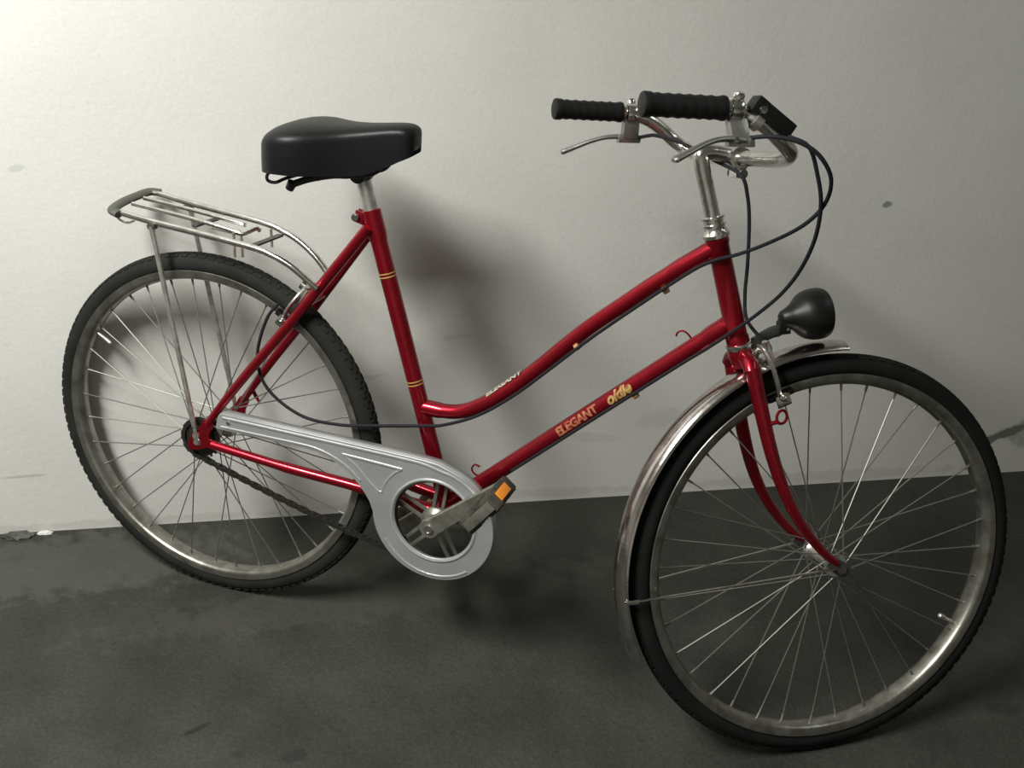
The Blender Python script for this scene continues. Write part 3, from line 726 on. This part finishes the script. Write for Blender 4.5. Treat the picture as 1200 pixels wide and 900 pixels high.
def pedal(c1, s, ang):
    pd = emp('pedal', bike); side = B((0, s, 0))
    f = Vector((math.cos(ang), 0, math.sin(ang))); up = Vector((-math.sin(ang), 0, math.cos(ang)))
    c = c1 + side * 0.062
    bm = new(); tube(bm, [c1 + side * 0.004, c + side * 0.046], [0.0065, 0.0045], 12)
    for q in (-0.044, 0.044):
        box(bm, c + side * q, f * 0.032, Vector((0, 0.0016, 0)), up * 0.0085, 0.0008)
    fin(bm, 'pedal_cage', M['crank'], pd)
    for k in (-1, 1):
        bm = new()
        box(bm, c + f * (k * 0.024), f * 0.0130, Vector((0, 0.0425, 0)), up * 0.0135, 0.004)
        for j in range(6):
            for z in (-1, 1):
                box(bm, c + f * (k * 0.024) + side * (-0.034 + 0.0136 * j) + up * (z * 0.0138), f * 0.011, Vector((0, 0.0040, 0)), up * 0.0012, 0.0005)
        fin(bm, 'rubber_block', M['pedal'], pd)
        bm = new(); box(bm, c + f * (k * 0.0375), f * 0.0022, Vector((0, 0.0200, 0)), up * 0.0080, 0.001)
        fin(bm, 'reflector', M['orange'], pd)
pa = crank(1); pb = crank(-1)
pedal(pa, 1, math.radians(52)); pedal(pb, -1, math.radians(35))
bm = new(); lathe(bm, B((BBc[0], -0.070, BBc[1])), B((0, 1, 0)), [(0, 0.008), (0.15, 0.008)], 14); fin(bm, 'bottom_bracket_axle', M['dullchrome'], bike)

bm = new(); SPV = 0.048
lathe(bm, B((0, SPV - 0.004, R)), B((0, 1, 0)), [(0, 0.012), (0, 0.034), (0.002, 0.0345), (0.004, 0.034), (0.0045, 0.026), (0.010, 0.022), (0.010, 0.010)], 36)
for k in range(18):
    t = 2 * pi * k / 18; rad = Vector((math.cos(t), 0, math.sin(t))); tan = Vector((-math.sin(t), 0, math.cos(t)))
    box(bm, B((0, SPV - 0.002, R)) + rad * 0.0355, rad * 0.003, Vector((0, 0.0010, 0)), tan * 0.0022)
fin(bm, 'sprocket', M['chain'], bike)
# chain: loop round sprocket and chainring
def chain_path():
    c0 = Vector((0, R)); r0 = 0.0375; c1 = Vector(BBc); r1 = 0.0945
    dd = c1 - c0; D = dd.length; base = math.atan2(dd.y, dd.x); off = math.acos((r0 - r1) / D)
    up = base + off; dn = base - off; P_ = []
    def pt(c, r, a): return Vector((c.x + r * math.cos(a), c.y + r * math.sin(a)))
    A, B_ = pt(c0, r0, up), pt(c1, r1, up)
    def seg(a, b, n): return [a.lerp(b, k / n) for k in range(n)]
    P_ += seg(A, B_, 40)
    a1 = up; a2 = dn
    while a2 > a1: a2 -= 2 * pi
    P_ += [pt(c1, r1, a1 + (a2 - a1) * k / 30) for k in range(30)]
    C1, C0 = pt(c1, r1, dn), pt(c0, r0, dn)
    sagline = seg(C1, C0, 40)
    for k, q in enumerate(sagline): q.y -= 0.008 * math.sin(pi * k / 40)
    P_ += sagline
    a3, a4 = dn, up
    while a4 > a3: a4 -= 2 * pi
    P_ += [pt(c0, r0, a3 + (a4 - a3) * k / 20) for k in range(20)]
    return P_
pth = chain_path(); tot = sum((pth[(i + 1) % len(pth)] - pth[i]).length for i in range(len(pth)))
NL = int(round(tot / 0.0127)); step = tot / NL
def at_len(s_):
    s_ %= tot
    for i in range(len(pth)):
        l_ = (pth[(i + 1) % len(pth)] - pth[i]).length
        if s_ <= l_: return pth[i].lerp(pth[(i + 1) % len(pth)], s_ / l_)
        s_ -= l_
    return pth[0]
bm = new()
for i in range(NL):
    a, b = at_len(i * step), at_len((i + 1) * step)
    c = (a + b) / 2; t2 = (b - a).normalized(); t = Vector((t2.x, 0, t2.y)); nn = Vector((-t2.y, 0, t2.x))
    vv = SPV + (CRV - SPV) * min(1, max(0, c.x / 0.4725))
    w_ = 0.0040 if i % 2 else 0.0028
    for s in (-1, 1):
        box(bm, Vector((c.x, -(vv + s * w_), c.y)), t * 0.0085, Vector((0, 0.0006, 0)), nn * (0.0042 if i % 2 else 0.0036))
    lathe(bm, Vector((a.x, -(vv - 0.0045), a.y)), (0, -1, 0), [(0, 0.0038), (0.009, 0.0038)], 8)
fin(bm, 'chain', M['chain'], bike, smooth=False, kind='stuff')

# ---- seat post and saddle
bm = new(); p0 = ST0 - (sd * 0.03); p1 = B((0.2900, 0, 0.8690)); tube(bm, [p0, p1], 0.0125, 18); fin(bm, 'seat_post', M['dullchrome'], bike)
sad = emp('saddle', bike)
st_ = [  # u, half width, top, side edge height, lower edge
    (0.1360, 0.028, 0.9040, 0.890, 0.864), (0.1400, 0.056, 0.9150, 0.897, 0.862), (0.1500, 0.076, 0.9270, 0.905, 0.862),
    (0.1680, 0.0890, 0.9360, 0.911, 0.864), (0.1900, 0.0925, 0.9410, 0.914, 0.865), (0.2150, 0.0870, 0.9430, 0.916, 0.865), (0.2400, 0.0730, 0.9430, 0.918, 0.866),
    (0.2650, 0.0570, 0.9440, 0.921, 0.866), (0.2900, 0.0460, 0.9460, 0.926, 0.868), (0.3150, 0.0390, 0.9490, 0.931, 0.873), (0.3400, 0.0340, 0.9525, 0.936, 0.884),
    (0.3600, 0.0310, 0.9550, 0.939, 0.894), (0.3750, 0.0285, 0.9550, 0.940, 0.903), (0.3850, 0.0230, 0.9510, 0.938, 0.910), (0.3890, 0.0120, 0.9430, 0.934, 0.918)]
bm = new(); rings = []
stS = spline([Vector(q[:3]) for q in st_], 2); st2 = spline([Vector((q[0], q[3], q[4])) for q in st_], 2)
for a, b in zip(stS, st2):
    u, hw, tp = a; e, lo = b.y, b.z
    ring = []
    n = 20
    for k in range(n + 1):
        ph = pi * k / n    # over the top from right edge to left edge
        x = math.cos(ph); y = math.sin(ph)
        vv = hw * (abs(x) ** 0.75) * (1 if x >= 0 else -1)
        ring.append(bm.verts.new(B((u, vv, e + (tp - e) * (y ** 0.8)))))
    for (fx, fz) in ((-1.0, 0.5), (-0.985, 1.0), (-0.90, 1.0), (-0.85, 0.8), (0.85, 0.8), (0.90, 1.0), (0.985, 1.0), (1.0, 0.5)):
        ring.append(bm.verts.new(B((u, hw * fx, e + (lo - e) * fz))))
    rings.append(ring)
for A, C_ in zip(rings, rings[1:]):
    n = len(A)
    for k in range(n): bm.faces.new((A[k], A[(k + 1) % n], C_[(k + 1) % n], C_[k]))
bm.faces.new(rings[0][::-1]); bm.faces.new(rings[-1])
fin(bm, 'saddle_cover', M['saddle'], sad)
bm = new()
lathe(bm, B((0.2915, -0.020, 0.8660)), B((0, 1, 0)), [(0, 0.010), (0.001, 0.0145), (0.039, 0.0145), (0.040, 0.010)], 16)
box(bm, B((0.283, 0, 0.871)), (0.026, 0, 0.002), (0, 0.024, 0), (0, 0, 0.0075), 0.003)
tube(bm, [B((0.2930, 0, 0.855)), B((0.2890, 0, 0.876))], 0.0155, 16)
fin(bm, 'seat_clamp', M['blackmetal'], sad)
for s in (1, -1):
    bm = new(); tube(bm, spline([B((0.345, s * 0.012, 0.905)), B((0.325, s * 0.018, 0.876)), B((0.295, s * 0.022, 0.866)), B((0.255, s * 0.026, 0.862)), B((0.215, s * 0.034, 0.852)), B((0.190, s * 0.046, 0.842))], 4), [0.0045] * 10 + [0.0060] * 11, 10)
    fin(bm, 'saddle_rail', M['blackmetal'], sad)
    bm = new(); tube(bm, spline([B((0.250, s * 0.028, 0.866)), B((0.215, s * 0.040, 0.863)), B((0.182, s * 0.052, 0.852)), B((0.166, s * 0.060, 0.844)), B((0.156, s * 0.068, 0.848)), B((0.160, s * 0.073, 0.860)), B((0.180, s * 0.076, 0.872))], 4), 0.0028, 8)
    fin(bm, 'saddle_spring', M['blackmetal'], sad)
    bm = new(); lathe(bm, B((0.190, s * 0.046, 0.846)), Vector((-0.5, 0, -1)), [(0, 0.005), (0.001, 0.0085), (0.015, 0.0070), (0.016, 0.005)], 12)
    fin(bm, 'spring_foot', M['blackmetal'], sad)

# ---- rear rack
rk = emp('luggage_rack', bike)
def rail(s):
    if s > 0: return [(-0.158, 0.050, 0.7455), (-0.083, 0.050, 0.7380), (0.0089, 0.050, 0.7320), (0.1102, 0.050, 0.7240), (0.150, 0.050, 0.7170), (0.185, 0.048, 0.7030), (0.213, 0.045, 0.6840), (0.232, 0.040, 0.6690)]
    return [(-0.140, -0.050, 0.7590), (-0.0401, -0.050, 0.7486), (0.0744, -0.050, 0.7390), (0.120, -0.050, 0.7280), (0.150, -0.050, 0.7150), (0.180, -0.048, 0.6950), (0.205, -0.045, 0.6710), (0.213, -0.042, 0.6600)]
for s in (1, -1):
    bm = new(); tube(bm, spline([B(q) for q in rail(s)], 5), 0.0057, 12); fin(bm, 'side_rail', M['chrome'], rk)
for (pts) in ([(-0.1450, 0.018, 0.7540), (-0.0167, 0.016, 0.7440), (0.055, 0.014, 0.7350), (0.072, 0.012, 0.7320), (0.080, 0.004, 0.7350), (0.088, -0.010, 0.7390), (0.092, -0.014, 0.7340)],
              [(-0.1450, -0.016, 0.7570), (-0.0398, -0.018, 0.7490), (0.045, -0.019, 0.7405), (0.060, -0.022, 0.7380)]):
    bm = new(); tube(bm, spline([B(q) for q in pts], 5), 0.0040, 10); fin(bm, 'middle_rail', M['chrome'], rk)
bm = new(); tube(bm, spline([B((-0.145, 0.056, 0.7430)), B((-0.162, 0.050, 0.7470)), B((-0.166, 0.020, 0.7530)), B((-0.162, -0.020, 0.7580)), B((-0.155, -0.048, 0.7610)), B((-0.138, -0.056, 0.7600))], 5), 0.0098, 12, flat=0.7, flatdir=(0, 0, 1))
fin(bm, 'rack_end', M['greypl'], rk)
bm = new(); tube(bm, spline([B((-0.158, 0.046, 0.7400)), B((-0.154, 0.044, 0.7300)), B((-0.140, 0.042, 0.7260)), B((-0.125, 0.044, 0.7320)), B((-0.118, 0.048, 0.7390))], 4), 0.0022, 8)
fin(bm, 'rack_hook', M['dullchrome'], rk)
for (u, w, a, b) in ((-0.010, 0.7390, 0.032, -0.050), (0.1120, 0.7260, 0.050, -0.050)):
    bm = new(); box(bm, B((u, (a + b) / 2, w - 0.003)), (0.0055, 0, 0), B((0.0, (a - b) / 2, 0.006 * (0.3))), (0, 0, 0.0020), 0.0006)
    fin(bm, 'cross_bar', M['greymetal'], rk)
bm = new(); box(bm, B((0.040, 0.0, 0.7300)), (0.030, 0, -0.002), B((0.0, 0.011, 0.0)), (0, 0, 0.0012), 0.0005); fin(bm, 'spring_plate', M['dullchrome'], rk)
for (u, v, w0, w1) in ((0.0700, 0.012, 0.731, 0.690), (0.0600, 0.020, 0.734, 0.690), (0.098, -0.040, 0.732, 0.700)):
    bm = new(); tube(bm, [B((u, v, w0)), B((u + 0.002, v, w1))], 0.0026, 8); fin(bm, 'rack_prong', M['dullchrome'], rk)
for s in (1, -1):
    bm = new(); c0 = B((-0.0800, 0.056, 0.7320)) if s > 0 else B((-0.0770, -0.056, 0.7440))
    c1 = B((-0.002, s * 0.0670, 0.372)); 
    tube(bm, spline([c0, c0.lerp(c1, .10), c0.lerp(c1, .5), c0.lerp(c1, .92), c1], 3), [0.0052, 0.0052, 0.0052] + [0.0046] * 10, 10)
    lathe(bm, B((0.0, s * 0.064, 0.352)), B((0, s, 0)), [(0, 0.007), (0.003, 0.007)], 14)
    tube(bm, [c1, B((0.0, s * 0.0660, 0.350))], 0.0040, 8, flat=0.5, flatdir=(0, 1, 0))
    fin(bm, 'rack_strut', M['dullchrome'], rk)
    bm = new(); lathe(bm, c0 + B((0, -s * 0.010, 0.000)), B((0, s, 0)), [(0, 0.005), (0.001, 0.0075), (0.013, 0.0075), (0.014, 0.005)], 12); fin(bm, 'strut_bolt', M['greymetal'], rk)
bm = new()
for s in (1, -1):
    tube(bm, [B((0.225, s * 0.042, 0.6740)), B((0.232, s * 0.026, 0.6640))], 0.0045, 8)
fin(bm, 'rack_mount', M['dullchrome'], rk)

# ------------------------------------------------------------------ crumbled plaster at the wall foot
def rubble(name, loc, size, sc, m, label, seed):
    rnd = random.Random(seed)
    bm = new(); bmesh.ops.create_icosphere(bm, subdivisions=3, radius=1.0)
    for v_ in bm.verts:
        n_ = 0.75 + 0.35 * rnd.random()
        v_.co = Vector((v_.co.x * size * sc[0] * n_, v_.co.y * size * sc[1] * n_, max(0, v_.co.z) * size * sc[2] * n_))
    o = fin(bm, name, m, None); o.location = loc; o['label'] = label; o['category'] = 'rubble'
    return o
rubble('plaster_crumb', (-0.425, -0.014, 0.0), 0.030, (1.15, 0.42, 0.45), M['plaster'], 'dark lump of crumbled plaster at the foot of the wall, left of the rear wheel', 3)
rubble('plaster_chip', (-0.372, -0.008, 0.0), 0.011, (1.6, 0.5, 0.6), M['wall'], 'pale little plaster chip at the wall foot, right of the dark crumbled lump', 5)
